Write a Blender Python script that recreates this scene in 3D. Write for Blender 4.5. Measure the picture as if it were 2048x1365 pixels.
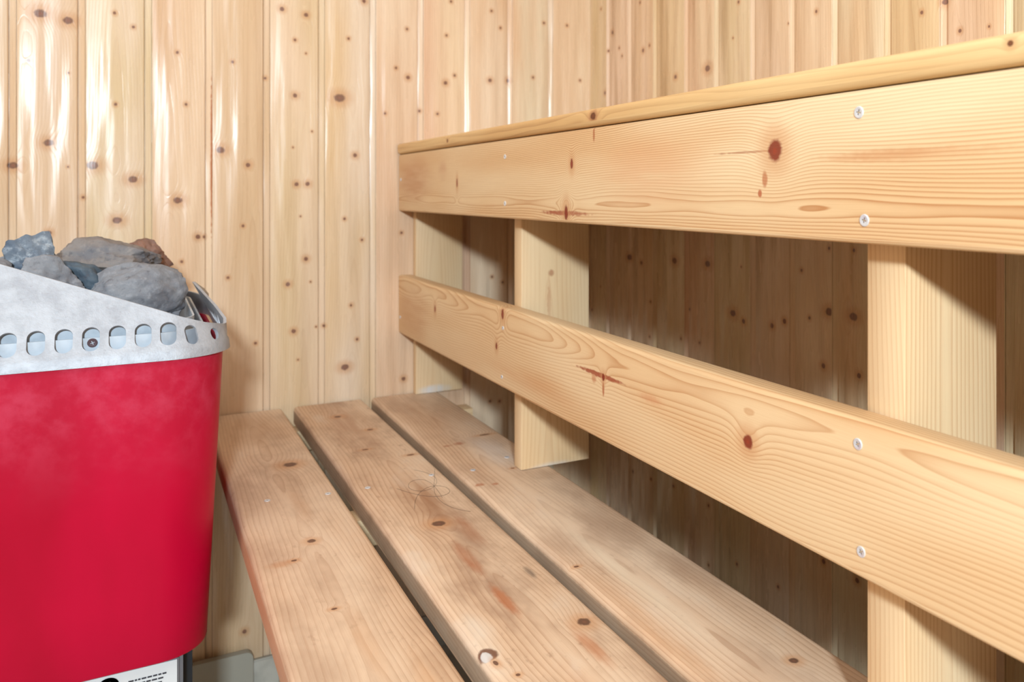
import bpy, bmesh, math, random
from mathutils import Vector, Matrix, noise

C = bpy.context.scene.collection
scene = bpy.context.scene
for o in list(bpy.data.objects):
    bpy.data.objects.remove(o)

# ------------------------------------------------------------------ camera
cam_d = bpy.data.cameras.new('camera')
cam = bpy.data.objects.new('camera', cam_d); C.objects.link(cam)
cam.location = (-.8283, -1.5726, 0)
cam.rotation_euler = (math.pi/2, 0, -.5178)
cam_d.sensor_width = 36
cam_d.lens = 1697.34/2048*36
cam_d.shift_x = (1024-1236.15)/2048
cam_d.shift_y = -(682.5-384.5)/2048
cam_d.clip_start = .01
cam_d.dof.use_dof = True
cam_d.dof.focus_distance = .78
cam_d.dof.aperture_fstop = 9
scene.camera = cam

# ------------------------------------------------------------------ light
w = bpy.data.worlds.new('world'); scene.world = w; w.use_nodes = True
w.node_tree.nodes['Background'].inputs[0].default_value = (.9, .95, 1, 1)
w.node_tree.nodes['Background'].inputs[1].default_value = .3

def area(name, loc, target, sx, sy, power, color):
    d = bpy.data.lights.new(name, 'AREA'); d.shape = 'RECTANGLE'; d.size = sx; d.size_y = sy
    d.energy = power; d.color = color
    o = bpy.data.objects.new(name, d); C.objects.link(o); o.location = loc
    o.rotation_euler = (Vector(target)-Vector(loc)).to_track_quat('-Z', 'Y').to_euler()
    return o
area('key_light', (-1.08, -2.55, .37), (-.45, -.2, -.15), .11, .08, 50, (.76, .91, 1))
area('ceiling_fill', (-1.0, -1.15, 1.12), (-1.0, -1.14, 0), 1.3, 1.8, 8, (.86, .93, 1))  # added soft fill under the ceiling, stands for bounced flash, no fixture
area('left_fill', (-1.86, -1.25, .93), (0, -.6, .2), .9, .3, 12, (.78, .92, 1))  # added soft fill high on the left, brightens the upper right wall
scene.view_settings.view_transform = 'Standard'
scene.view_settings.look = 'None'
scene.view_settings.exposure = -.22
scene.view_settings.gamma = 1

FLOOR = -.86
CEIL = 1.15
SEAT = -.376

# ------------------------------------------------------------------ helpers
def lin(r, g, b):
    f = lambda c: (c/255/12.92) if c/255 <= .04045 else ((c/255+.055)/1.055)**2.4
    return (f(r), f(g), f(b), 1)

class NT:
    """small wrapper for building node trees"""
    def __init__(self, tree): self.t = tree
    def node(self, kind, **kw):
        n = self.t.nodes.new(kind)
        for k, v in kw.items(): setattr(n, k, v)
        return n
    def put(self, sock, val):
        if isinstance(val, bpy.types.NodeSocket): self.t.links.new(val, sock)
        elif val is not None: sock.default_value = val
    def math(self, op, a, b=None, c=None, clamp=False):
        n = self.node('ShaderNodeMath', operation=op, use_clamp=clamp)
        for i, v in enumerate((a, b, c)):
            if v is not None: self.put(n.inputs[i], v)
        return n.outputs[0]
    def vmath(self, op, a, b=None):
        n = self.node('ShaderNodeVectorMath', operation=op)
        self.put(n.inputs[0], a)
        if b is not None: self.put(n.inputs[1], b)
        return n.outputs['Value'] if op in ('LENGTH', 'DISTANCE', 'DOT_PRODUCT') else n.outputs[0]
    def mix(self, fac, a, b, blend='MIX'):
        n = self.node('ShaderNodeMix', data_type='RGBA', blend_type=blend)
        self.put(n.inputs[0], fac); self.put(n.inputs[6], a); self.put(n.inputs[7], b)
        return n.outputs[2]
    def rng(self, v, a, b, c=0., d=1., smooth=True):
        n = self.node('ShaderNodeMapRange', interpolation_type='SMOOTHSTEP' if smooth else 'LINEAR')
        self.put(n.inputs[0], v)
        for i, x in enumerate((a, b, c, d)): n.inputs[1+i].default_value = x
        return n.outputs[0]
    def noise(self, vec, scale=1, detail=2, rough=.5):
        n = self.node('ShaderNodeTexNoise', noise_dimensions='3D')
        self.put(n.inputs['Vector'], vec)
        n.inputs['Scale'].default_value = scale; n.inputs['Detail'].default_value = detail
        n.inputs['Roughness'].default_value = rough
        return n.outputs[0]
    def scaled(self, vec, s, off=(0, 0, 0)):
        n = self.node('ShaderNodeMapping'); self.put(n.inputs[0], vec)
        n.inputs['Scale'].default_value = s; n.inputs['Location'].default_value = off
        return n.outputs[0]

def new_mat(name):
    m = bpy.data.materials.new(name); m.use_nodes = True
    t = NT(m.node_tree)
    return m, t, m.node_tree.nodes['Principled BSDF']

PINE = (1.0, .955, .895)      # warmth common to all the pine in the room
def wood(name, light, tan, ring, knots=(), stains_and_shade=(), seed=0, spacing=.005, ring_amt=.5, v0=0., arch=.03,
         slope=.012, rough=.42, spec=.5, bump=.25, wave=.5, knot_col=(88, 48, 36), knot_amt=.92, grime=0., grime_col=(120, 92, 74),
         fade=.5, knot_bulge=.010, sheen_bump=0., wv=9.):
    """Pine: UV.x runs along the grain, UV.y across it, both in metres.
    knots: (u, v, half length, half width); stains: (u, v, ru, rv, colour, strength, softness)"""
    light, tan, ring = [tuple(min(1, x*k) for x, k in zip(c_, PINE))+(1,) for c_ in (light, tan, ring)]
    m, t, bs = new_mat(name)
    uv = t.node('ShaderNodeUVMap').outputs[0]
    off = (seed*3.71 % 7, seed*1.37 % 5, seed*.77)
    sep = t.node('ShaderNodeSeparateXYZ'); t.put(sep.inputs[0], uv)
    u, v = sep.outputs[0], sep.outputs[1]
    n_low = t.noise(t.scaled(uv, (1.6, wv, 1), off), 1, 2.5)
    n_mid = t.noise(t.scaled(uv, (9, 70, 1), off), 1, 2)
    n_edge = t.noise(t.scaled(uv, (150, 260, 1), off), 1, 2)
    n_fib = t.noise(t.scaled(uv, (22, 1500, 1), off), 1, 2, .6)
    n_tone = t.noise(t.scaled(uv, (2.2, 12, 1), (off[1], off[0], 1)), 1, 2)
    vc = t.math('SUBTRACT', v, v0)
    h = t.math('SQRT', t.math('ADD', t.math('MULTIPLY', vc, vc), arch*arch))
    h = t.math('ADD', h, t.math('MULTIPLY', u, slope))
    h = t.math('ADD', h, t.math('MULTIPLY', t.math('SUBTRACT', n_low, .5), wave*.06))
    h = t.math('ADD', h, t.math('MULTIPLY', t.math('SUBTRACT', n_mid, .5), .0022))
    dmin = None
    wob = t.math('MULTIPLY', t.math('SUBTRACT', n_edge, .5), .55)
    for (ku, kv, rl, rw) in knots:
        d = t.vmath('MULTIPLY', t.vmath('SUBTRACT', uv, (ku, kv, 0)), (1/rl, 1/rw, 0))
        D = t.vmath('LENGTH', d)
        g = t.math('POWER', 2.718, t.math('MULTIPLY', t.math('MULTIPLY', D, D), -.10))
        h = t.math('ADD', h, t.math('MULTIPLY', g, knot_bulge*min(1.6, rw/.005)*(1 if kv >= v0 else -1)*1.0))
        dmin = D if dmin is None else t.math('MINIMUM', dmin, D)
    ph = t.math('FRACT', t.math('DIVIDE', h, spacing))
    line = t.math('MULTIPLY', t.math('POWER', ph, 3.5), t.rng(ph, .93, 1., 1, 0))
    strength = t.math('MULTIPLY', line, t.rng(n_tone, .3, .75, ring_amt*.45, ring_amt*1.5))
    col = t.mix(t.rng(n_tone, .32, .72), light, tan)
    col = t.mix(t.rng(n_low, .35, .7, 0, fade), col, tan)
    col = t.mix(strength, col, ring)
    col = t.mix(t.rng(n_fib, .35, .8, 0, .16), col, ring)
    if grime:
        g1 = t.noise(t.scaled(uv, (7, 16, 1), off), 1, 4, .62)
        g2 = t.noise(t.scaled(uv, (60, 110, 1), off), 1, 3, .6)
        col = t.mix(t.math('MULTIPLY', t.rng(g1, .42, .72), grime), col, lin(*grime_col))
        col = t.mix(t.rng(g2, .60, .78, 0, grime*.7), col, lin(*grime_col))
        col = t.mix(t.rng(g1, .44, .28, 0, grime*.5), col, lin(226, 212, 194))
    for (su, sv, ru, rv, sc, st, soft) in stains_and_shade:
        d = t.vmath('MULTIPLY', t.vmath('SUBTRACT', uv, (su, sv, 0)), (1/ru, 1/rv, 0))
        D = t.math('ADD', t.vmath('LENGTH', d), t.math('MULTIPLY', wob, min(1.6, .006/rv)))
        msk = t.rng(D, 1., max(0., 1-soft), 0, st)
        if soft > .5: msk = t.math('MULTIPLY', msk, t.rng(n_mid, .25, .65, .35, 1))
        col = t.mix(msk, col, lin(*sc))
    if dmin is not None:
        dn = t.math('ADD', dmin, wob)
        col = t.mix(t.rng(dn, 3.4, .9, 0, .55), col, lin(196, 142, 98))
        col = t.mix(t.rng(dn, 1.15, .70, 0, knot_amt), col, lin(*knot_col))
        col = t.mix(t.rng(dn, .5, .1, 0, .35), col, lin(min(255, knot_col[0]+45), knot_col[1]+22, knot_col[2]+14))
    t.put(bs.inputs['Base Color'], col)
    r = t.math('ADD', rough, t.math('MULTIPLY', t.math('SUBTRACT', n_mid, .5), .14))
    t.put(bs.inputs['Roughness'], r)
    bs.inputs['Specular IOR Level'].default_value = spec
    bh = t.math('ADD', t.math('MULTIPLY', line, -.00012), t.math('MULTIPLY', n_fib, .00006))
    if sheen_bump:
        sb = t.noise(t.scaled(uv, (3.0, 27, 1), (off[1], off[2], 3)), 1, 1.5)
        bh = t.math('ADD', bh, t.math('MULTIPLY', sb, sheen_bump))
    b = t.node('ShaderNodeBump'); b.inputs['Strength'].default_value = bump if not sheen_bump else 1
    b.inputs['Distance'].default_value = 1.0
    t.put(b.inputs['Height'], bh); t.put(bs.inputs['Normal'], b.outputs[0])
    return m

def obj(name, bm, mats, parent=None, smooth=True, angle=35):
    me = bpy.data.meshes.new(name)
    bmesh.ops.recalc_face_normals(bm, faces=bm.faces)
    bm.to_mesh(me); bm.free()
    for mm in (mats if isinstance(mats, (list, tuple)) else [mats]): me.materials.append(mm)
    if smooth:
        for p in me.polygons: p.use_smooth = True
        me.set_sharp_from_angle(angle=math.radians(angle))
    o = bpy.data.objects.new(name, me); C.objects.link(o)
    if parent:
        o.parent = parent
        o.matrix_parent_inverse = Matrix.Translation(-Vector(parent.location))
    return o
def struct(o): o['kind'] = 'structure'; return o
def thing(name, label, cat, loc, group=None):
    o = bpy.data.objects.new(name, None); C.objects.link(o); o.location = loc
    o.empty_display_size = .05
    o['label'] = label; o['category'] = cat
    if group: o['group'] = group
    return o
def tag(o, label, cat, group=None):
    o['label'] = label; o['category'] = cat
    if group: o['group'] = group
    return o

def rrect(a0, a1, b0, b1, r, seg=4):
    """rounded rectangle, starts at the a0 side going +b, then the b1 side, a1 side, b0 side"""
    pts = []
    def arc(ca, cb, s):
        for i in range(seg+1):
            th = math.radians(s-90*i/seg); pts.append((ca+r*math.cos(th), cb+r*math.sin(th)))
    pts.append((a0, b0+r))
    arc(a0+r, b1-r, 180); arc(a1-r, b1-r, 90); arc(a1-r, b0+r, 0); arc(a0+r, b0+r, 270)
    out = []
    for p in pts:
        if not out or math.dist(p, out[-1]) > 1e-6: out.append(p)
    if math.dist(out[0], out[-1]) < 1e-6: out.pop()
    return out

def extrude(pts, axis, t0, t1, vref, nseg=1, closed_uv_off=0, mat_of=None, warp=None, vproj=None):
    """closed profile pts (a,b) along axis. vref: (i, value): UV.y of profile point i.
    axis 'Y': (a,b)=(x,z); axis 'Z': (a,b)=(x,y); axis 'X': (a,b)=(y,z)"""
    bm = bmesh.new(); uvl = bm.loops.layers.uv.new('UVMap')
    cum = [0]
    for i in range(len(pts)): cum.append(cum[-1]+math.dist(pts[i], pts[(i+1) % len(pts)]))
    o = vref[1]-cum[vref[0]]
    def P(p, t):
        q = {'Y': (p[0], t, p[1]), 'Z': (p[0], p[1], t), 'X': (t, p[0], p[1])}[axis]
        return warp(q) if warp else q
    rows = []
    for k in range(nseg+1):
        t = t0+(t1-t0)*k/nseg
        rows.append([bm.verts.new(P(p, t)) for p in pts])
    n = len(pts)
    vlast = None
    if vproj is not None:
        cum = [p[vproj] for p in pts]+[pts[0][vproj]]; o = 0
    for k in range(nseg):
        ta, tb = t0+(t1-t0)*k/nseg, t0+(t1-t0)*(k+1)/nseg
        for i in range(n):
            j = (i+1) % n
            f = bm.faces.new((rows[k][i], rows[k][j], rows[k+1][j], rows[k+1][i]))
            if mat_of: f.material_index = mat_of(i)
            for lp, q in zip(f.loops, ((ta, cum[i]), (ta, cum[i+1]), (tb, cum[i+1]), (tb, cum[i]))):
                lp[uvl].uv = (q[0], q[1]+o)
    for row in (rows[0], rows[-1]):
        f = bm.faces.new(row)
        for lp, p in zip(f.loops, pts): lp[uvl].uv = (p[0]*.4+t0, p[1])
    return bm

def box(bm, x0, x1, y0, y1, z0, z1):
    vs = [bm.verts.new((x, y, z)) for x in (x0, x1) for y in (y0, y1) for z in (z0, z1)]
    for q in ((0, 1, 3, 2), (4, 6, 7, 5), (0, 4, 5, 1), (2, 3, 7, 6), (0, 2, 6, 4), (1, 5, 7, 3)):
        bm.faces.new([vs[i] for i in q])

# ------------------------------------------------------------------ panelled walls
def panel_profile(strips, lo, hi, rec=.0046, half=.0053):
    """strips: centres of the recessed tongues, ascending. returns (v, depth) and board index per segment"""
    pts = [(lo, 0.)]; idx = []
    b = 0
    for s in strips:
        if s-half-.003 <= lo or s+half+.003 >= hi: continue
        seq = [(s-half-.0022, 0.), (s-half-.0010, rec*.12), (s-half, rec*.5), (s-half+.0003, rec*1.5), (s-half+.0008, rec*1.5), (s-half+.0009, rec),
               (s+half-.0036, rec*.55), (s+half-.0005, rec*.12), (s+half-.0003, rec*.75), (s+half+.0001, rec*.75), (s+half+.0003, rec*.12), (s+half+.0012, 0.)]
        for q in seq: idx.append(b); pts.append(q)
        b += 1
    idx.append(b); pts.append((hi, 0.))
    return pts, idx, b+1

LIGHT, TAN, RING = lin(230, 212, 188), lin(217, 189, 155), lin(176, 128, 88)
EK = [(-0.954, 0.2747, 0.008), (-0.9185, 0.2675, 0.007), (-0.8562, 0.2857, 0.0028), (-0.8299, 0.2659, 0.0028), (-0.9692, 0.2013, 0.0028), (-0.9178, 0.1858, 0.0018), (-0.767, 0.23, 0.0028), (-0.7545, 0.1451, 0.0028), (-0.8548, 0.1399, 0.0028), (-0.9438, 0.076, 0.0065), (-0.9892, 0.0406, 0.0065), (-0.886, 0.0422, 0.008), (-0.9185, 0.0393, 0.0018), (-0.8306, 0.0205, 0.0065), (-0.8987, -0.0082, 0.0028), (-0.8528, -0.0451, 0.0065), (-0.9431, -0.0629, 0.0045), (-0.7663, -0.0136, 0.0065), (-0.7367, -0.0744, 0.0045), (-0.7277, -0.0747, 0.0028), (-0.7027, 0.0711, 0.0065), (-0.66, 0.0465, 0.0045), (-0.6842, 0.2207, 0.0028), (-0.6322, 0.197, 0.0028), (-0.6055, 0.3189, 0.0045), (-0.5658, 0.3125, 0.0045), (-0.5841, 0.2668, 0.0028), (-0.5841, 0.1696, 0.0045), (-0.5658, 0.2446, 0.0018), (-0.5557, 0.1075, 0.0018), (-0.5874, 0.0783, 0.0018), (-0.5816, 0.0136, 0.0045), (-0.5632, 0.0146, 0.0045), (-0.6679, -0.0575, 0.0028), (-0.575, -0.0426, 0.0018), (-0.4997, -0.0482, 0.0028), (-0.4652, 0.3484, 0.0045), (-0.3012, 0.3658, 0.0028), (-0.2188, 0.3563, 0.0028), (-0.1999, 0.3247, 0.0028), (-0.3862, 0.3049, 0.0028), (-0.4927, 0.2776, 0.0028), (-0.3101, 0.2998, 0.0028), (-0.3843, 0.2145, 0.0045), (-0.4068, 0.2306, 0.0028), (-0.3121, 0.2088, 0.0045), (-0.2942, 0.2243, 0.0028), (-0.5085, 0.1693, 0.009), (-0.2219, 0.2195, 0.0045), (-0.184, 0.2219, 0.0045), (-0.13, 0.2315, 0.0028), (-0.1057, 0.3438, 0.0028), (-0.0537, 0.3438, 0.0028), (-0.0236, 0.2324, 0.0028), (-0.3616, 0.1529, 0.0028), (-0.3278, 0.1488, 0.0028), (-0.4271, 0.1452, 0.0028), (-0.4812, 0.0666, 0.0045), (-0.4688, -0.0869, 0.0028), (-0.3966, -0.0759, 0.0028), (-0.5658, -0.1177, 0.0045), (-0.5957, -0.161, 0.0045), (-0.5582, -0.1586, 0.0018), (-0.6912, -0.1449, 0.0028), (-0.4883, -0.2048, 0.0028), (-0.5352, -0.2382, 0.0028), (-0.5489, -0.2389, 0.0018), (-0.5866, -0.2438, 0.0045), (-0.4989, -0.3158, 0.0065), (-0.3928, -0.3481, 0.0045), (-0.4777, -0.2672, 0.0028), (-0.6482, -0.2594, 0.0028), (-0.5791, -0.2945, 0.0018), (-0.7611, -0.115, 0.0028), (-0.2178, -0.1666, 0.0028), (-0.1957, -0.1786, 0.0028), (-0.2219, -0.4109, 0.0028), (-0.202, -0.4133, 0.0028), (-0.6655, -0.7498, 0.0045)]
RK = [(-0.048, 0.3746, 0.0028), (-0.0961, 0.3187, 0.0045), (-0.0755, 0.2848, 0.0028), (-0.1232, 0.2837, 0.0028), (-0.134, 0.2665, 0.0028), (-0.065, 0.2011, 0.0045), (-0.213, 0.2658, 0.0045), (-0.2361, 0.2717, 0.0028), (-0.2021, 0.3579, 0.0028), (-0.323, 0.2031, 0.0045), (-0.4192, 0.2059, 0.0065), (-0.5026, 0.3003, 0.0028), (-0.4884, 0.2457, 0.0018), (-0.6205, 0.246, 0.0018), (-0.6785, 0.2528, 0.0028), (-0.8616, 0.2177, 0.0028), (-0.8937, 0.2247, 0.0045), (-0.9164, 0.1865, 0.0028), (-0.9547, 0.1849, 0.0018), (-0.1611, -0.1258, 0.0065), (-0.2075, -0.1331, 0.0045), (-0.3198, -0.1214, 0.0065), (-0.4192, -0.1194, 0.0065), (-0.5096, -0.1175, 0.0018), (-0.4884, -0.1932, 0.0065), (-0.5153, -0.2024, 0.0045), (-0.5836, -0.2, 0.0045), (-0.6117, -0.1896, 0.0045), (-0.6483, -0.1119, 0.0028), (-0.7036, -0.0772, 0.0028), (-0.7502, -0.0772, 0.0028), (-0.6648, -0.178, 0.0028), (-0.7036, -0.1644, 0.0065), (-0.7493, -0.1654, 0.0065), (-0.6925, -0.2405, 0.0045), (-0.7591, -0.2418, 0.0045), (-0.2361, -0.268, 0.0028), (-0.3962, -0.2544, 0.0028), (-0.2396, -0.2028, 0.0028), (-0.3664, -0.2014, 0.0028), (-0.0459, -0.1934, 0.0018), (-0.0087, -0.2454, 0.0028), (-0.3403, -0.256, 0.0028), (-0.1762, -0.5347, 0.0028), (-0.2413, -0.5303, 0.0028), (-0.3166, -0.5205, 0.0028), (-0.422, -0.62, 0.0028), (-0.4983, -0.5893, 0.0028), (-0.422, -0.5212, 0.0028), (-0.5973, -0.5853, 0.0028), (-0.6929, -0.5114, 0.0045), (-0.7555, -0.513, 0.0045)]
ES = [-0.9895, -0.9007, -0.8095, -0.7206, -0.6306, -0.5395, -0.4495, -0.3606, -0.2686, -0.1798, -0.0911]
RS = [-0.0775, -0.1639, -0.2552, -0.3573, -0.4443, -0.5382, -0.6281, -0.715, -0.8077, -0.8934, -0.9802]
random.seed(4)
def board_mats(tagname, strips, lo, hi, klist):
    edges = [lo]+[s for s in strips if lo+.0083 < s < hi-.0083]+[hi]
    mats = []
    for i in range(len(edges)-1):
        a, b = edges[i]-.005, edges[i+1]+.005
        kn = [(z, x, r*(.85 if r > .004 else .9), r*(1.1 if r > .006 else .85)) for (x, z, r) in klist if a <= x <= b]
        sc = random.uniform(.97, 1.03)
        la = tuple(min(1, c*random.uniform(.96, 1.05)) for c in LIGHT[:3])+(1,)
        ta = tuple(min(1, c*random.uniform(.94, 1.05)) for c in TAN[:3])+(1,)
        st = []
        if tagname == 'end' and a < -.716 < b:
            st = [(.06, -.7165, .16, .0016, (178, 92, 40), .85, .4)]
        mats.append(wood('%s_panel_pine_%d' % (tagname, i), la, ta, RING, kn, st, seed=i+(20 if tagname == 'right' else 1),
                    spacing=.0045, ring_amt=.16, v0=(a+b)/2+random.uniform(-.03, .03), arch=.012, slope=random.uniform(.01, .03),
                    rough=.27, spec=.5, sheen_bump=.009, knot_col=(112, 76, 66), knot_amt=.85, fade=.5, knot_bulge=.006))
    return mats

LEFT, FRONT = -1.95, -3.0
pts, idx, nb = panel_profile(ES, -2.0, 0.0)
# strips to the left of the picture keep the same pitch
ES2 = [round(-0.9895-.09*k, 4) for k in range(10, 0, -1)]+ES
pts, idx, nb = panel_profile(ES2, LEFT, 0.)
prof = [(x, d) for x, d in pts]
N = len(prof)
prof2 = prof+[(.03, 0), (.03, .03), (LEFT-.03, .03), (LEFT-.03, 0)]
m_all = board_mats('end', ES2, LEFT, 0., EK)
struct(obj('wall_back', extrude(prof2, 'Z', FLOOR, CEIL, (0, LEFT), vproj=0, mat_of=lambda i: min(idx[i] if i < len(idx) else nb-1, len(m_all)-1)), m_all, angle=25))

RS2 = sorted(RS+[round(-0.9802-.09*k, 4) for k in range(1, 22)])
pts, idx2, nb2 = panel_profile(RS2, FRONT, 0.)
prof = [(d, y) for y, d in pts]
prof2 = prof+[(.03, 0), (.03, FRONT-.03), (0, FRONT-.03)]
m_all2 = board_mats('right', RS2, FRONT, 0., RK)
struct(obj('wall_right', extrude(prof2, 'Z', FLOOR, CEIL, (0, FRONT), vproj=1, mat_of=lambda i: min(idx2[i] if i < len(idx2) else nb2-1, len(m_all2)-1)), m_all2, angle=25))

m_plain = wood('plain_pine_panel', LIGHT, TAN, RING, seed=60, spacing=.006, ring_amt=.3, rough=.38)
def plain_strips(lo, hi):
    k = lo+.05; r = []
    while k < hi-.03: r.append(k); k += .09
    return r
pts, _, _ = panel_profile(plain_strips(FRONT, 0), FRONT, 0)
prof = [(LEFT-d, y) for y, d in pts]+[(LEFT-.03, 0), (LEFT-.03, FRONT)]
struct(obj('wall_left', extrude(prof, 'Z', FLOOR, CEIL, (0, FRONT)), m_plain, angle=25))
pts, _, _ = panel_profile(plain_strips(LEFT, 0), LEFT, 0)
prof = [(x, FRONT-d) for x, d in pts]+[(0, FRONT-.03), (LEFT, FRONT-.03)]
struct(obj('wall_front', extrude(prof, 'Z', FLOOR, CEIL, (0, LEFT)), wood('darkened_pine', lin(120, 92, 66), lin(104, 78, 54), lin(70, 50, 34), seed=61), angle=25))  # unseen wall, its pine darkened to cut the bounced light
prof = [(x, CEIL+d) for x, d in pts]+[(0, CEIL+.03), (LEFT, CEIL+.03)]
struct(obj('ceiling', extrude(prof, 'Y', FRONT, 0, (0, LEFT)), m_plain, angle=25))

m_tile, t, bs = new_mat('grey_floor_tile')
tc = t.node('ShaderNodeTexCoord').outputs['Object']
br = t.node('ShaderNodeTexBrick'); t.put(br.inputs['Vector'], tc); br.offset = 0
br.inputs['Scale'].default_value = 1; br.inputs['Brick Width'].default_value = .2; br.inputs['Row Height'].default_value = .2
br.inputs['Mortar Size'].default_value = .003
br.inputs['Color1'].default_value = lin(192, 187, 176); br.inputs['Color2'].default_value = lin(200, 195, 184)
br.inputs['Mortar'].default_value = lin(100, 95, 88)
t.put(bs.inputs['Base Color'], t.mix(t.rng(t.noise(tc, 30, 4), .4, .7, 0, .3), br.outputs[0], lin(125, 120, 110)))
bs.inputs['Roughness'].default_value = .4
bm = bmesh.new(); box(bm, LEFT-.03, .03, FRONT-.03, .03, FLOOR-.04, FLOOR)
struct(obj('floor', bm, m_tile, smooth=False))
bm = bmesh.new(); box(bm, LEFT, 0, -.009, -.0005, FLOOR, -.80)
bmesh.ops.bevel(bm, geom=[e for e in bm.edges if all(v.co.z > -.81 and v.co.y < -.008 for v in e.verts)], offset=.002, segments=2, affect='EDGES')
struct(obj('baseboard_back', bm, m_tile))

# ------------------------------------------------------------------ small hardware
m_zinc, t, bs = new_mat('zinc_screw')
bs.inputs['Base Color'].default_value = lin(225, 232, 242); bs.inputs['Metallic'].default_value = .55; bs.inputs['Roughness'].default_value = .35
m_dark, t, bs = new_mat('dark_recess')
bs.inputs['Base Color'].default_value = lin(48, 44, 46); bs.inputs['Roughness'].default_value = .7

def screw(center, normal, r, parent, rot=.4):
    """countersunk crosshead screw: dished head with a cross cut out of it"""
    bm = bmesh.new(); seg = 24
    nrm = Vector(normal).normalized()
    M = Matrix.Translation(center) @ nrm.to_track_quat('Z', 'Y').to_matrix().to_4x4() @ Matrix.Rotation(rot, 4, 'Z')
    rings = []
    for rr, zz in ((1.0, -.0004), (1.0, .0003), (.88, .0006), (.6, .0005), (.5, .0004)):
        rings.append([bm.verts.new((r*rr*math.cos(2*math.pi*i/seg), r*rr*math.sin(2*math.pi*i/seg), zz)) for i in range(seg)])
    cr = []
    for i in range(seg):
        a = 2*math.pi*i/seg
        k = .5 if (i % 6) in (0,) else (.42 if (i % 6) in (1, 5) else .16)
        cr.append(bm.verts.new((r*k*math.cos(a), r*k*math.sin(a), .0003)))
    cb = [bm.verts.new((v.co.x*.8, v.co.y*.8, -.0012)) for v in cr]
    rings += [cr, cb]
    for a, b in zip(rings, rings[1:]):
        for i in range(seg):
            f = bm.faces.new((a[i], a[(i+1) % seg], b[(i+1) % seg], b[i]))
            if b is cb: f.material_index = 1
    f = bm.faces.new(cb); f.material_index = 1
    bm.faces.new(rings[0])
    bm.transform(M)
    return obj('screw', bm, [m_zinc, m_dark], parent, angle=25)

# ------------------------------------------------------------------ upper bench
BF = -2.985
XF = -.402
L2, T2, R2 = lin(232, 212, 178), lin(220, 187, 145), lin(186, 136, 92)
RED = (122, 38, 22)
ub = thing('upper_bench', 'tall pine bench with fascia board and rail along the right wall above the lower seat', 'bench', (-.2, -1.1, FLOOR))
m_fascia = wood('fascia_pine', L2, T2, R2,
    knots=[(-1.067, .032, .0085, .0088), (-.719, .032, .0035, .006), (-.705, -.0235, .0045, .009), (-.329, .014, .0028, .007)],
    stains_and_shade=[(-.70, -.024, .075, .0035, (150, 52, 28), .8, .6), (-1.055, .010, .004, .008, (170, 88, 44), .7, .5), (-1.049, -.001, .003, .004, (170, 80, 44), .8, .5),
            (-1.03, .032, .05, .0012, (150, 80, 46), .55, .5), (-.772, .062, .003, .010, (160, 84, 44), .7, .5),
            (-.26, .035, .03, .022, (196, 150, 116), .6, .8), (-.10, .02, .13, .05, (190, 138, 100), .75, .6), (-.88, .02, .14, .05, (214, 160, 118), .5, .9), (-1.19, .024, .10, .006, (190, 130, 84), .6, .8)],  # broad patch at the wall end: dimmer light there put into the colour
    seed=3, spacing=.0023, ring_amt=1.15, v0=-.012, arch=.010, slope=.008, wave=.5, knot_col=RED, rough=.5, spec=.3, knot_bulge=.006, wv=7)
pts = rrect(XF, XF+.026, -.035, .0695, .0035)
fas = obj('fascia_board', extrude(pts, 'Y', BF, -.003, (0, pts[0][1])), m_fascia, ub)
for (y, z, r) in ((-.522, .047, .0032), (-.522, -.015, .0032), (-1.154, .054, .0042), (-1.159, -.019, .0042), (-.016, .023, .0030), (-1.80, .05, .0042), (-1.80, -.018, .0042)):
    screw((XF-.0002, y, z), (-1, 0, 0), r, fas, rot=y*7)
m_rail = wood('rail_pine', L2, T2, R2,
    knots=[(-1.034, -.200, .006, .0062), (-.22, -.191, .0035, .006), (-.491, -.209, .0035, .005), (-.513, -.163, .0045, .0075), (-.793, -.194, .003, .004)],
    stains_and_shade=[(-.785, -.193, .062, .0032, (150, 58, 32), .85, .5), (-.793, -.206, .003, .010, (168, 84, 44), .75, .5), (-.772, -.199, .007, .007, (178, 96, 56), .6, .6), (-.887, -.197, .03, .006, (200, 138, 98), .6, .8),
            (-.10, -.21, .12, .06, (196, 146, 106), .6, .7), (-.6, -.235, .2, .02, (206, 156, 112), .5, .9)],  # broad end patch makes the rail browner towards the wall
    seed=9, spacing=.0036, ring_amt=.9, v0=-.17, arch=.016, slope=-.02, wave=1.0, knot_col=RED, rough=.5, spec=.3, knot_bulge=.007, wv=6)
pts = rrect(XF, XF+.026, -.262, -.154, .0045)
rail = obj('backrest_rail', extrude(pts, 'Y', BF, .0-.001, (0, pts[0][1])), m_rail, ub)
for (y, z, r) in ((-1.153, -.171, .0040), (-1.156, -.243, .0038), (-.515, -.181, .0026), (-.511, -.247, .0026), (-.012, -.231, .0028), (-1.8, -.175, .004), (-1.8, -.24, .004)):
    screw((XF-.0002, y, z), (-1, 0, 0), r, rail, rot=y*5)
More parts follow.
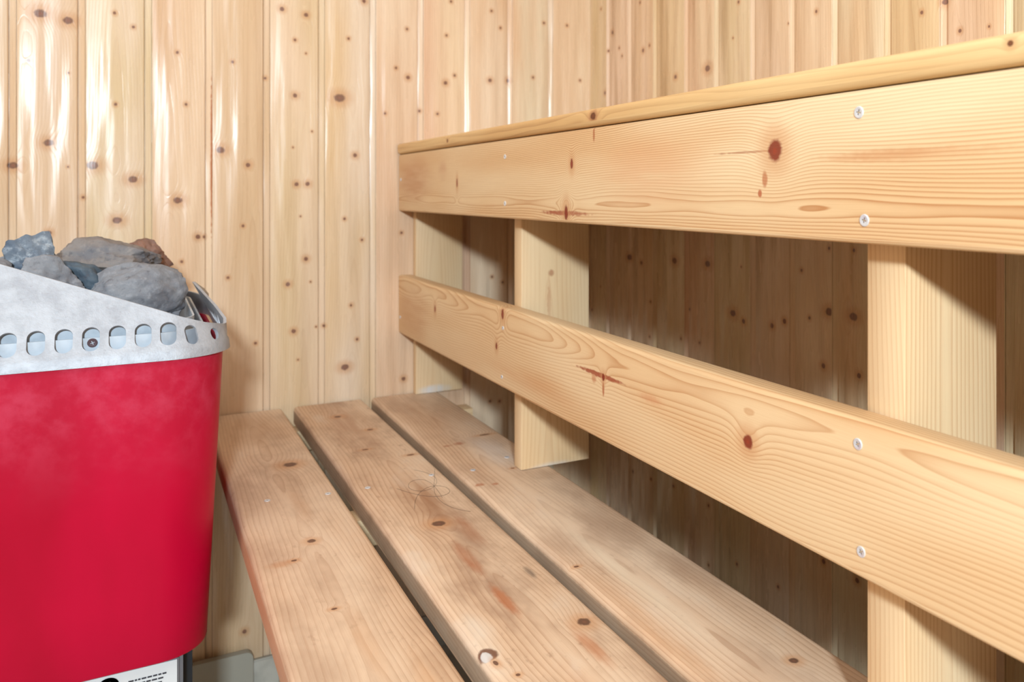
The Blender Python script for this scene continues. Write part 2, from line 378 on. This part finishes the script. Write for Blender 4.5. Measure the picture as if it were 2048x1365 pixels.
# top slats (the front one overhangs the fascia)
m_top = [wood('top_slat_pine_%d' % i, lin(228, 200, 152), lin(212, 174, 122), lin(160, 112, 70),
    knots=[(-.775, .081, .006, .004), (-.291, .080, .003, .003), (-1.27, .083, .002, .002)] if i == 0 else [(-.5-.3*i, -.2+.1*i, .006, .004)],
    stains_and_shade=[(-.775, .081, .012, .010, (120, 66, 34), .85, .6)] if i == 0 else [], seed=13+i, spacing=.006, ring_amt=.45, v0=.1, arch=.02, slope=.004, wave=.7,
    knot_col=(96, 50, 28), rough=.5, spec=.3) for i in range(3)]
for i, (x0, x1) in enumerate(((-.4045, -.276), (-.270, -.142), (-.136, -.008))):
    pts = rrect(x0, x1, .0705, .0895, .0055, 5)
    obj('top_slat', extrude(pts, 'Y', BF, -.003, (0, pts[0][1])), m_top[i], ub)
# posts
PK = {0: [], 1: [(-.111, -.331, .005, .003), (-.146, -.334, .008, .0025)], 2: []}
for i, (y0, y1, x1) in enumerate(((-.020, -.0015, -.285), (-.514, -.489, -.272), (-1.170, -1.135, -.279), (-1.82, -1.785, -.279))):
    pm = wood('post_pine_%d' % i, lin(226, 204, 170), lin(218, 188, 148), lin(184, 136, 96),
        knots=[], stains_and_shade=[(-.111, -.331, .006, .006, (150, 84, 50), .8, .6), (-.15, -.334, .03, .004, (178, 120, 84), .7, .6), (-.38, -.33, .012, .05, (205, 205, 205), .6, .7)] if i == 1 else
        ([(-.37, -.34, .012, .04, (205, 208, 212), .7, .7)] if i == 0 else []),
        seed=30+i, spacing=.0042, ring_amt=.7 if i == 2 else .35, v0=-.335, arch=.006 if i == 2 else .02, slope=.02, wave=.4, rough=.5, spec=.3)
    pts = rrect(-.3755, x1, y0, y1, .002, 2)
    # profile starts on the front (-X) face; the face towards the camera is the b0 side
    n = len(pts)
    pp = list(reversed(pts))
    ji = min((k for k, q in enumerate(pp) if abs(q[1]-y0) < 1e-7), key=lambda k: pp[k][0])
    obj('post', extrude(pp, 'Z', -.3752, .0700, (ji, pp[ji][0])), pm, ub)
m_frame = wood('frame_pine', L2, T2, R2, seed=41, spacing=.006, ring_amt=.4, rough=.55, spec=.3)
for (y0, y1) in ((-.054, -.0205), (-.488, -.455), (-1.134, -1.10), (-1.784, -1.75)):
    pts = rrect(y0, y1, .028, .0700, .002, 2)
    obj('bearer', extrude(pts, 'X', -.3755, -.006, (0, 0)), m_frame, ub)

# ------------------------------------------------------------------ lower bench
lb = thing('lower_bench', 'worn low pine bench with three seat slats below the rail beside the red heater', 'bench', (-.53, -1.1, FLOOR))
SL, ST, SR = lin(232, 212, 190), lin(214, 184, 156), lin(160, 116, 86)
GR = (112, 82, 64)
slat_specs = [
 dict(x0=-.7245, x1=-.605, r=.0075, side=0, knots=[(-.332, -.642, .010, .0095), (-.615, -.663, .005, .0045), (-.657, -.687, .0025, .003), (-.781, -.672, .002, .003)],
   stains_and_shade=[(-.66, -.70, .012, .02, (186, 128, 84), .5, .8), (-.5, -.655, .09, .012, (186, 140, 104), .55, .9), (-.85, -.66, .10, .012, (196, 140, 90), .45, .9), (-.12, -.67, .14, .07, (176, 134, 100), .55, .8), (-1.0, -.63, .16, .02, (200, 142, 88), .5, .9)], seed=50, v0=-.665, grime=.5),  # broad patch at the wall end: shade behind the heater put into the colour
 dict(x0=-.587, x1=-.468, r=.0075, side=0, knots=[(-.107, -.533, .006, .006), (-.212, -.505, .004, .005), (-.314, -.536, .003, .005), (-.371, -.485, .003, .006), (-.636, -.529, .008, .008), (-.913, -.487, .007, .006), (-.936, -.578, .004, .002), (-.96, -.569, .002, .002)],
   stains_and_shade=[(-.56, -.52, .14, .034, (150, 104, 72), .75, .9), (-.737, -.531, .06, .010, (164, 92, 52), .7, .7), (-.67, -.505, .06, .014, (166, 102, 64), .6, .8), (-.841, -.532, .045, .008, (176, 100, 56), .7, .7), (-.95, -.50, .05, .01, (184, 112, 66), .6, .8),
     (-.80, -.489, .02, .006, (90, 78, 70), .7, .8), (-.921, -.5795, .011, .010, (104, 62, 44), .9, .3), (-.9235, -.5815, .0085, .0055, (214, 210, 206), .9, .3), (-.16, -.53, .22, .05, (168, 122, 92), .6, .9), (-.88, -.575, .04, .02, (224, 212, 196), .6, .8), (-1.05, -.53, .1, .02, (190, 124, 76), .6, .8)], seed=51, v0=-.52, grime=.75),
 dict(x0=-.453, x1=-.330, r=.0075, side=0, knots=[(-.328, -.357, .003, .009), (-1.051, -.369, .004, .004), (-.812, -.443, .002, .003), (-.498, -.381, .002, .003)],
   stains_and_shade=[(-.353, -.408, .010, .012, (160, 92, 60), .75, .7), (-.356, -.425, .006, .010, (160, 92, 60), .7, .7), (-.538, -.443, .007, .008, (164, 88, 50), .8, .6), (-.545, -.425, .006, .006, (170, 98, 60), .7, .6),
     (-.16, -.40, .18, .06, (176, 134, 102), .6, .9), (-.42, -.375, .12, .035, (228, 216, 204), .5, .8), (-.85, -.41, .2, .014, (232, 216, 190), .6, .9), (-.95, -.44, .15, .015, (204, 150, 104), .5, .9)], seed=52, v0=-.40, grime=.5)]
slats = []
for sp in slat_specs:
    sp['stains_and_shade'] = sp['stains_and_shade']+[(-1.2, sp['x0']-.018, 60, .017, (126, 106, 88) if sp['seed'] > 50 else (196, 134, 96), .55, .25)]
    mm = wood('seat_slat_pine_%d' % sp['seed'], SL, ST, SR, sp['knots'], sp['stains_and_shade'], seed=sp['seed'], spacing=.0048, ring_amt=.55, v0=sp['v0'], arch=.010,
        slope=.018, wave=.9, rough=.55, spec=.3, grime=sp['grime'], grime_col=(158, 124, 100), knot_col=(98, 68, 54), knot_bulge=.006, wv=6)
    pts = rrect(sp['x0'], sp['x1'], SEAT-.033, SEAT, sp['r'], 5)
    ti = next(i for i, p in enumerate(pts) if abs(p[1]-SEAT) < 1e-7)
    slats.append(obj('seat_slat', extrude(pts, 'Y', BF, -.004, (ti, pts[ti][0])), mm, lb))
for k, x, y in ((0, -.688, -.463), (0, -.619, -.475), (1, -.571, -.478), (1, -.486, -.471), (2, -.431, -.479), (2, -.37, -.45), (0, -.66, -1.1), (1, -.53, -1.1), (2, -.40, -1.1)):
    screw((x, y, SEAT+.0001), (0, 0, 1), .0036, slats[k], rot=x*9)
m_apron = wood('apron_pine', lin(214, 150, 104), lin(196, 120, 78), lin(150, 78, 46), seed=57, spacing=.006, ring_amt=.4, rough=.4, spec=.4)
pts = rrect(-.700, -.674, -.445, SEAT-.0335, .004, 3)
obj('apron', extrude(pts, 'Y', BF, -.004, (0, 0)), m_apron, lb)['label'] = 'reddish apron board'
for (y0, y1) in ((-.040, -.0015), (-.495, -.455), (-1.14, -1.10), (-1.80, -1.76)):
    pts = rrect(y0, y1, -.445, SEAT-.0335, .002, 2)
    obj('bearer', extrude(pts, 'X', -.6735, -.272 if y1 > -.01 else -.300, (0, 0)), m_frame, lb)
for y0 in (-1.16, -1.82):
    for x0 in (-.6735, -.37):
        pts = rrect(x0, x0+.035, y0, y0+.0195, .002, 2)
        obj('leg', extrude(pts, 'Z', FLOOR+.0005, SEAT-.034, (0, 0)), m_frame, lb)
pts = rrect(-.612, -.594, FLOOR+.001, -.4455, .002, 2)
obj('light_blocker_board', extrude(pts, 'Y', BF, -.012, (0, 0)), m_frame, lb)  # unseen board added under the seat so the slat gaps stay dark

# ------------------------------------------------------------------ heater
HX0, HX1, HY0, HY1 = -1.145, -.745, -.590, -.200
HC = Vector(((HX0+HX1)/2, (HY0+HY1)/2))
heater = thing('sauna_heater', 'red sauna heater with slotted grey metal collar full of stones at the wall', 'heater', (HC.x, HC.y, -.505))

m_red, t, bs = new_mat('red_enamel')
tc = t.node('ShaderNodeTexCoord').outputs['Object']
n1 = t.noise(tc, 26, 5, .65); n2 = t.noise(t.scaled(tc, (1, 1, .35)), 9, 3)
base = t.mix(t.rng(n2, .35, .7), lin(186, 0, 48), lin(168, 0, 38))
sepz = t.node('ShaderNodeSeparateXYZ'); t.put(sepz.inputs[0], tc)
pink_top = t.math('MULTIPLY', t.rng(n1, .40, .68, .25, 1), t.rng(sepz.outputs[2], -.33, -.17, 0, .5))  # patchy pinker red towards the top of the body
base = t.mix(pink_top, base, lin(200, 76, 102))
t.put(bs.inputs['Base Color'], base)
bs.inputs['Roughness'].default_value = .40; bs.inputs['Specular IOR Level'].default_value = .18

m_alu, t, bs = new_mat('cast_aluminium')
tc = t.node('ShaderNodeTexCoord').outputs['Object']
n1 = t.noise(tc, 40, 5, .6); n2 = t.noise(tc, 300, 3, .6)
c = t.mix(t.rng(n1, .35, .7), lin(176, 180, 188), lin(154, 157, 165))
sepz = t.node('ShaderNodeSeparateXYZ'); t.put(sepz.inputs[0], tc)
c = t.mix(t.rng(n2, .62, .8, 0, .5), c, lin(140, 140, 146))
t.put(bs.inputs['Base Color'], c)
bs.inputs['Metallic'].default_value = .25; bs.inputs['Roughness'].default_value = .55
b = t.node('ShaderNodeBump'); b.inputs['Strength'].default_value = .5; b.inputs['Distance'].default_value = .001
t.put(b.inputs['Height'], n2); t.put(bs.inputs['Normal'], b.outputs[0])

m_jacket, t, bs = new_mat('pale_galvanised_steel')
tc = t.node('ShaderNodeTexCoord').outputs['Object']
t.put(bs.inputs['Base Color'], t.mix(t.rng(t.noise(tc, 60, 3), .4, .7), lin(186, 194, 204), lin(168, 176, 186)))
bs.inputs['Metallic'].default_value = .2; bs.inputs['Roughness'].default_value = .5

def perim(x0, x1, y0, y1, r, nst=14, nar=10):
    """rounded rectangle outline, counter clockwise from the middle of the front; (point, outward normal, distance from corner)"""
    out = []
    def seg(p, q, n, corner_at_end):
        pass
    W, D = x1-x0, y1-y0
    cs = [((x1-r, y0+r), -90), ((x1-r, y1-r), 0), ((x0+r, y1-r), 90), ((x0+r, y0+r), 180)]
    sides = [((x0+r, y0), (x1-r, y0), (0, -1)), ((x1, y0+r), (x1, y1-r), (1, 0)), ((x1-r, y1), (x0+r, y1), (0, 1)), ((x0, y1-r), (x0, y0+r), (-1, 0))]
    for (p, q, n), (cc, a0) in zip(sides, cs):
        L = math.dist(p, q)
        for i in range(nst):
            f = i/nst
            s = min(f, 1-f)*L+r
            out.append((Vector((p[0]+(q[0]-p[0])*f, p[1]+(q[1]-p[1])*f)), Vector(n), s))
        for i in range(nar):
            f = i/nar
            a = math.radians(a0+90*f)
            nn = Vector((math.cos(a), math.sin(a)))
            out.append((Vector(cc)+nn*r, nn, r*(1-math.sin(f*math.pi)*.75)))
    return out
def loft(rings, cap0=False, cap1=False, bm=None):
    bm = bm or bmesh.new()
    R = [[bm.verts.new(p) for p in r] for r in rings]
    n = len(R[0])
    for a, b in zip(R, R[1:]):
        for i in range(n): bm.faces.new((a[i], a[(i+1) % n], b[(i+1) % n], b[i]))
    if cap0: bm.faces.new(R[0])
    if cap1: bm.faces.new(R[-1])
    return bm
# red body, tapering slightly towards the bottom
ZB, ZT = -.4925, -.1715
def body_ring(z, inset):
    k = (ZT-z)/(ZT-ZB)
    tap = .016*k+inset
    return [(p.x, p.y, z) for p, n, s in perim(HX0-.003+tap, HX1+.003-tap, HY0+.003+tap*1.3, HY1, max(.062-.014*k-inset, .01))]
obj('body', loft([body_ring(z, 0) for z in (ZT, -.25, -.33, -.42, ZB+.003)]+[body_ring(ZB, .001), body_ring(ZB, .004), body_ring(ZB+.02, .005), body_ring(ZT-.004, .005)]+[body_ring(ZT, .003), body_ring(ZT, 0)]), m_red, heater)
# collar
def interp(t, tab):
    for (a, va), (b, vb) in zip(tab, tab[1:]):
        if t <= b: return va+(vb-va)*max(0, (t-a)/(b-a))
    return tab[-1][1]
def collar_pts(off):
    """base, lip and top ring for the collar shell; off = inward thickness"""
    lo, lip, mid, top = [], [], [], []
    cx_, cy_ = (HX0+HX1)/2, (HY0+HY1)/2
    for p, n, s in perim(HX0-.010, HX1+.010, HY0, HY1, .064, 22, 12):
        a = math.degrees(math.atan2(abs(n.x), abs(n.y)))   # 0 on front/back, 90 on the sides
        if a < 1:
            h = .013+.375*(s-.006); sb = .003+h*.52
        elif a > 89:
            d = HY1-HY0 if False else min(p.y-HY0, HY1-p.y)
            h = interp(d, [(.06, .018), (.10, .030), (.20, .050)]); sb = interp(d, [(.06, .003), (.10, .011), (.20, .029)])
        else:
            h = interp(a, [(0, .0347), (45, .021), (80, .014), (90, .018)]); sb = interp(a, [(0, .021), (45, .012), (80, .004), (90, .003)])
        lo.append((p.x-n.x*off, p.y-n.y*off, -.1725))
        lip.append((p.x-n.x*(off+.001), p.y-n.y*(off+.001), -.164))
        mid.append((p.x-n.x*(off+.003), p.y-n.y*(off+.003), -.1605))
        top.append((p.x-n.x*(sb+off), p.y-n.y*(sb+off), -.1605+h))
    return lo, lip, mid, top
lo, lip, mid, top = collar_pts(0)
lo2, lip2, mid2, top2 = collar_pts(.0032)
bm = loft([lo, lip, mid, top, top2, mid2, lip2, lo2, lo])
bmesh.ops.remove_doubles(bm, verts=bm.verts, dist=1e-6)
collar = obj('collar_tmp', bm, m_alu, None)
# slot cutters: stadium prisms through the sloping plates
cut = bmesh.new()
def stadium(cx_, z0, z1, w_, M):
    r = w_/2; pts = []
    for i in range(13): a = math.pi*i/12; pts.append((r*math.cos(a), z1-r+r*math.sin(a)))
    for i in range(13): a = math.pi+math.pi*i/12; pts.append((r*math.cos(a), z0+r+r*math.sin(a)))
    A = [cut.verts.new(M @ Vector((x, -.03, z))) for x, z in pts]; B = [cut.verts.new(M @ Vector((x, .03, z))) for x, z in pts]
    n = len(pts)
    for i in range(n): cut.faces.new((A[i], A[(i+1) % n], B[(i+1) % n], B[i]))
    cut.faces.new(A); cut.faces.new(list(reversed(B)))
xs = [-.798-.0227*k for k in range(14)]
lean = math.atan(.52)
for x in xs:
    stadium(0, -.0125, .0125, .0150, Matrix.Translation((x, -.5795, -.1465)) @ Matrix.Rotation(-lean, 4, 'X'))
# corner and side slots
cc = Vector((HX1+.010-.064, HY0+.064))
for ang, zc, hh, ln in ((-66, -.1495, .0105, .5), (-38, -.1535, .0065, .4)):
    a = math.radians(ang); n_ = Vector((math.cos(a), math.sin(a)))
    for sx in (1, -1):
        q = cc+n_*(.064-.008)
        X = q.x if sx > 0 else HX0+HX1-q.x
        stadium(0, -hh, hh, .0125 if hh > .008 else .011, Matrix.Translation((X, q.y, zc)) @ Matrix.Rotation((a+math.pi/2)*sx, 4, 'Z') @ Matrix.Rotation(-ln*.8, 4, 'X'))
for k in range(10):
    y = -.495+.0227*k
    for sx in (1, -1):
        X = HX1+.006 if sx > 0 else HX0-.006
        stadium(0, -.009, .009, .0150, Matrix.Translation((X, y, -.1475)) @ Matrix.Rotation(math.pi/2*sx, 4, 'Z') @ Matrix.Rotation(-.45, 4, 'X'))
cutter = obj('cutter_tmp', cut, m_alu)
md = collar.modifiers.new('slots', 'BOOLEAN'); md.operation = 'DIFFERENCE'; md.solver = 'EXACT'; md.object = cutter; md.use_self = True
bpy.context.view_layer.update()
dg = bpy.context.evaluated_depsgraph_get()
me = bpy.data.meshes.new_from_object(collar.evaluated_get(dg))
bpy.data.objects.remove(collar); bpy.data.objects.remove(cutter)
me.set_sharp_from_angle(angle=math.radians(35))
me.name = 'collar'
collar = bpy.data.objects.new('collar', me); C.objects.link(collar); collar.parent = heater
collar.matrix_parent_inverse = Matrix.Translation(-Vector(heater.location))
collar['label'] = 'pale grey cast collar with slots'
# inner jacket seen through the slots
def jr(z, ins): return [(p.x, p.y, z) for p, n, s in perim(HX0+ins, HX1-ins, HY0+ins, HY1-ins, max(.012, .062-ins))]
obj('inner_jacket', loft([jr(-.45, .040), jr(-.23, .024), jr(-.1735, .022), jr(-.1735, .004), jr(-.1728, .004), jr(-.1728, .016), jr(-.146, .016), jr(-.146, .018), jr(-.168, .024), jr(-.23, .031), jr(-.45, .045)], True, True), m_jacket, heater)
obj('stone_basket', loft([jr(-.44, .050), jr(-.23, .028), jr(-.135, .026), jr(-.135, .028), jr(-.185, .028)], True, True), m_jacket, heater)
sc = screw((-.865, HY0+.0157, -.151), (0, -1, 0), .0045, heater)
sc.data.materials.clear(); m_rust, t, bs = new_mat('rusty_screw'); bs.inputs['Base Color'].default_value = lin(74, 50, 56); bs.inputs['Roughness'].default_value = .6
sc.data.materials.append(m_rust); sc.data.materials.append(m_dark); sc['label'] = 'dark rusty screw'
# control box below
m_steel, t, bs = new_mat('grey_steel'); bs.inputs['Base Color'].default_value = lin(120, 120, 126); bs.inputs['Metallic'].default_value = .5; bs.inputs['Roughness'].default_value = .45
m_black, t, bs = new_mat('black_metal'); bs.inputs['Base Color'].default_value = lin(22, 24, 30); bs.inputs['Roughness'].default_value = .5
bm = bmesh.new(); box(bm, -1.10, -.783, -.552, -.23, -.64, ZB-.001)
bmesh.ops.bevel(bm, geom=bm.edges[:], offset=.004, segments=2, affect='EDGES')
obj('control_box', bm, m_steel, heater)
bm = bmesh.new(); box(bm, -.7825, -.772, -.51, -.26, -.62, ZB-.004)
obj('terminal_cover', bm, m_black, heater)
m_label, t, bs = new_mat('white_label'); bs.inputs['Base Color'].default_value = lin(216, 218, 220); bs.inputs['Roughness'].default_value = .45
bm = bmesh.new(); box(bm, -.905, -.789, -.5536, -.5521, -.585, -.4985)
lab = obj('rating_label', bm, m_label, heater, smooth=False)
bm = bmesh.new()
random.seed(2)
for r_ in range(9):
    x = -.834
    end = x+random.uniform(.022, .034)
    while x < end:
        wd = random.uniform(.002, .005); box(bm, x, x+wd, -.5541, -.5535, -.5105-r_*.0042, -.5090-r_*.0042); x += wd+.0009
m_ink, t, bs = new_mat('black_ink'); bs.inputs['Base Color'].default_value = lin(50, 50, 58); bs.inputs['Roughness'].default_value = .6
obj('label_print', bm, m_ink, lab, smooth=False)
bm = bmesh.new()
ringo = []
for rr in (.0085, .0042):
    ringo.append([((-.852+rr*math.cos(2*math.pi*i/24)*(1.15 if rr > .005 else 1.35)), -.5542, -.5090+rr*math.sin(2*math.pi*i/24)) for i in range(24)])
R0 = [bm.verts.new(p) for p in ringo[0]]; R1 = [bm.verts.new(p) for p in ringo[1]]
for i in range(24): bm.faces.new((R0[i], R0[(i+1) % 24], R1[(i+1) % 24], R1[i]))
bmesh.ops.solidify(bm, geom=bm.faces[:], thickness=.0006)
obj('label_mark', bm, m_black, lab, smooth=False)
# bracket carrying the heater on the wall
bm = bmesh.new(); box(bm, -1.06, -.83, HY1+.0, -.0015, -.46, -.22)
obj('wall_bracket', bm, m_steel, heater, smooth=False)

# ------------------------------------------------------------------ stones
def stone_mat(name, a, b, spec_c, seed):
    m, t, bs = new_mat(name)
    tc = t.scaled(t.node('ShaderNodeTexCoord').outputs['Object'], (1, 1, 1), (seed, seed*2.3, 0))
    n1 = t.noise(tc, 22, 5, .6); n2 = t.noise(tc, 120, 4, .65)
    c = t.mix(t.rng(n1, .38, .66), lin(*a), lin(*b))
    c = t.mix(t.rng(n2, .50, .72, 0, .6), c, lin(*spec_c))
    c = t.mix(t.rng(n2, .44, .30, 0, .5), c, lin(70, 70, 78))
    t.put(bs.inputs['Base Color'], c); bs.inputs['Roughness'].default_value = .75
    bb = t.node('ShaderNodeBump'); bb.inputs['Strength'].default_value = .6; bb.inputs['Distance'].default_value = .002
    t.put(bb.inputs['Height'], n2); t.put(bs.inputs['Normal'], bb.outputs[0])
    return m
def stone(center, size, rot, mat, seed, label, planes=12, depth=(.5, .8)):
    rnd = random.Random(seed)
    bm = bmesh.new(); bmesh.ops.create_icosphere(bm, subdivisions=5, radius=1)
    pl = []
    for k in range(planes):
        n = Vector((rnd.gauss(0, 1), rnd.gauss(0, 1), rnd.gauss(0, 1))).normalized(); pl.append((n, rnd.uniform(*depth)))
    for v in bm.verts:
        d = v.co.normalized(); r = 1.
        for n, q in pl:
            dn = d.dot(n)
            if dn > 0: r = min(r, q/dn)
        r = min(r, 1.)
        r += noise.noise(d*2.2+Vector((seed, 0, 0)))*.09+noise.noise(d*5+Vector((0, seed, 0)))*.06+noise.noise(d*14)*.028
        v.co = d*r*1.03
    M = Matrix.Rotation(rot[2], 4, 'Z') @ Matrix.Rotation(rot[1], 4, 'Y') @ Matrix.Rotation(rot[0], 4, 'X')
    bm.transform(M @ Matrix.Diagonal((*size, 1)))
    o = obj('sauna_stone', bm, mat, angle=40); o.location = center
    tag(o, label, 'stone', 'stones heaped in the heater'); return o
g1 = stone_mat('blue_grey_stone', (84, 96, 112), (112, 122, 134), (176, 184, 192), 1)
g2 = stone_mat('warm_grey_stone', (124, 126, 132), (104, 105, 112), (150, 152, 158), 2)
g3 = stone_mat('brown_grey_stone', (126, 120, 118), (102, 102, 108), (146, 138, 134), 3)
g4 = stone_mat('dark_slate_stone', (58, 72, 86), (78, 92, 104), (98, 112, 124), 4)
g5 = stone_mat('pale_grey_stone', (150, 150, 156), (128, 130, 138), (180, 180, 186), 5)
g6 = stone_mat('rusty_stone', (140, 98, 78), (120, 92, 82), (150, 118, 100), 6)
stone((-.927, -.43, -.087), (.041, .034, .049), (.2, -.5, .3), g1, 11, 'blue grey stone with pale speckles and a jagged top at the left of the heap')
stone((-.906, -.489, -.104), (.048, .026, .034), (.2, .30, .1), g2, 12, 'grey stone lying right behind the front edge of the collar')
stone((-.862, -.36, -.084), (.070, .050, .028), (.0, .10, -.1), g3, 13, 'long flat brown grey stone at the back top of the heap', 8, (.55, .85))
stone((-.815, -.305, -.086), (.034, .034, .030), (0, .5, 0), g6, 14, 'rust brown stone at the back right of the heap')
stone((-.872, -.462, -.104), (.046, .022, .022), (.2, .42, 0), g4, 15, 'dark blue slate stone sunk in the gap between lighter stones')
stone((-.827, -.470, -.116), (.056, .032, .036), (.1, -.05, .2), g2, 17, 'large pitted grey stone at the right front of the heap', 8, (.6, .9))
stone((-.802, -.466, -.134), (.020, .022, .027), (0, .4, 0), g5, 18, 'small blue grey stone at the right end of the heap')
stone((-.818, -.502, -.142), (.017, .014, .014), (0, 0, 0), g5, 19, 'tiny pale stone wedged below the large pitted stone')
stone((-.985, -.46, -.090), (.045, .04, .035), (0, .3, 0), g2, 21, 'grey stone at the left edge of the photo beside the speckled blue grey stone')
stone((-.96, -.35, -.105), (.05, .05, .03), (0, .1, .4), g4, 22, 'dark stone at the back behind the speckled stone')
stone((-1.04, -.42, -.105), (.045, .05, .035), (0, .1, 1), g3, 23, 'brown grey stone in the left half of the heater')


# ------------------------------------------------------------------ cover plate low on the end wall
m_cover, t, bs = new_mat('grey_cover'); bs.inputs['Base Color'].default_value = lin(168, 163, 150); bs.inputs['Roughness'].default_value = .5
bm = extrude(rrect(-.86, -.654, FLOOR+.001, -.776, .012, 6), 'Y', -.022, -.0095, (0, 0))
tag(obj('cover_plate', bm, m_cover), 'grey plate with rounded corner standing low against the panelled wall beside the heater', 'plate')

# ------------------------------------------------------------------ hairs on the middle slat
m_hair, t, bs = new_mat('dark_hair'); bs.inputs['Base Color'].default_value = lin(80, 60, 50); bs.inputs['Roughness'].default_value = .5
def hair(pts_, label):
    cu = bpy.data.curves.new('hair', 'CURVE'); cu.dimensions = '3D'; cu.bevel_depth = .00014; cu.resolution_u = 10
    sp_ = cu.splines.new('NURBS'); sp_.points.add(len(pts_)-1); sp_.use_endpoint_u = True; sp_.order_u = 4
    for p_, (x, y) in zip(sp_.points, pts_): p_.co = (x, y, SEAT+.0003, 1)
    o = bpy.data.objects.new('hair_tmp', cu); C.objects.link(o)
    bpy.context.view_layer.update()
    me_ = bpy.data.meshes.new_from_object(o.evaluated_get(bpy.context.evaluated_depsgraph_get()))
    bpy.data.objects.remove(o); me_.name = 'hair'; me_.materials.clear(); me_.materials.append(m_hair)
    o = bpy.data.objects.new('hair', me_); C.objects.link(o)
    return tag(o, label, 'hair', 'hairs on the middle slat')
hair([(-.50, -.44), (-.47+-.008, -.47), (-.49, -.52), (-.52, -.53), (-.53, -.50), (-.51, -.47), (-.49, -.49), (-.50, -.56)], 'thin dark hair with the widest loop on the middle seat slat')
hair([(-.54, -.50), (-.52, -.55), (-.49, -.56), (-.478, -.53), (-.50, -.50), (-.53, -.54), (-.54, -.58)], 'thin dark hair curled double on the middle seat slat')
hair([(-.475, -.45), (-.49, -.50), (-.51, -.54), (-.505, -.60), (-.485, -.62)], 'nearly straight thin hair trailing to the dark knot of the middle slat')
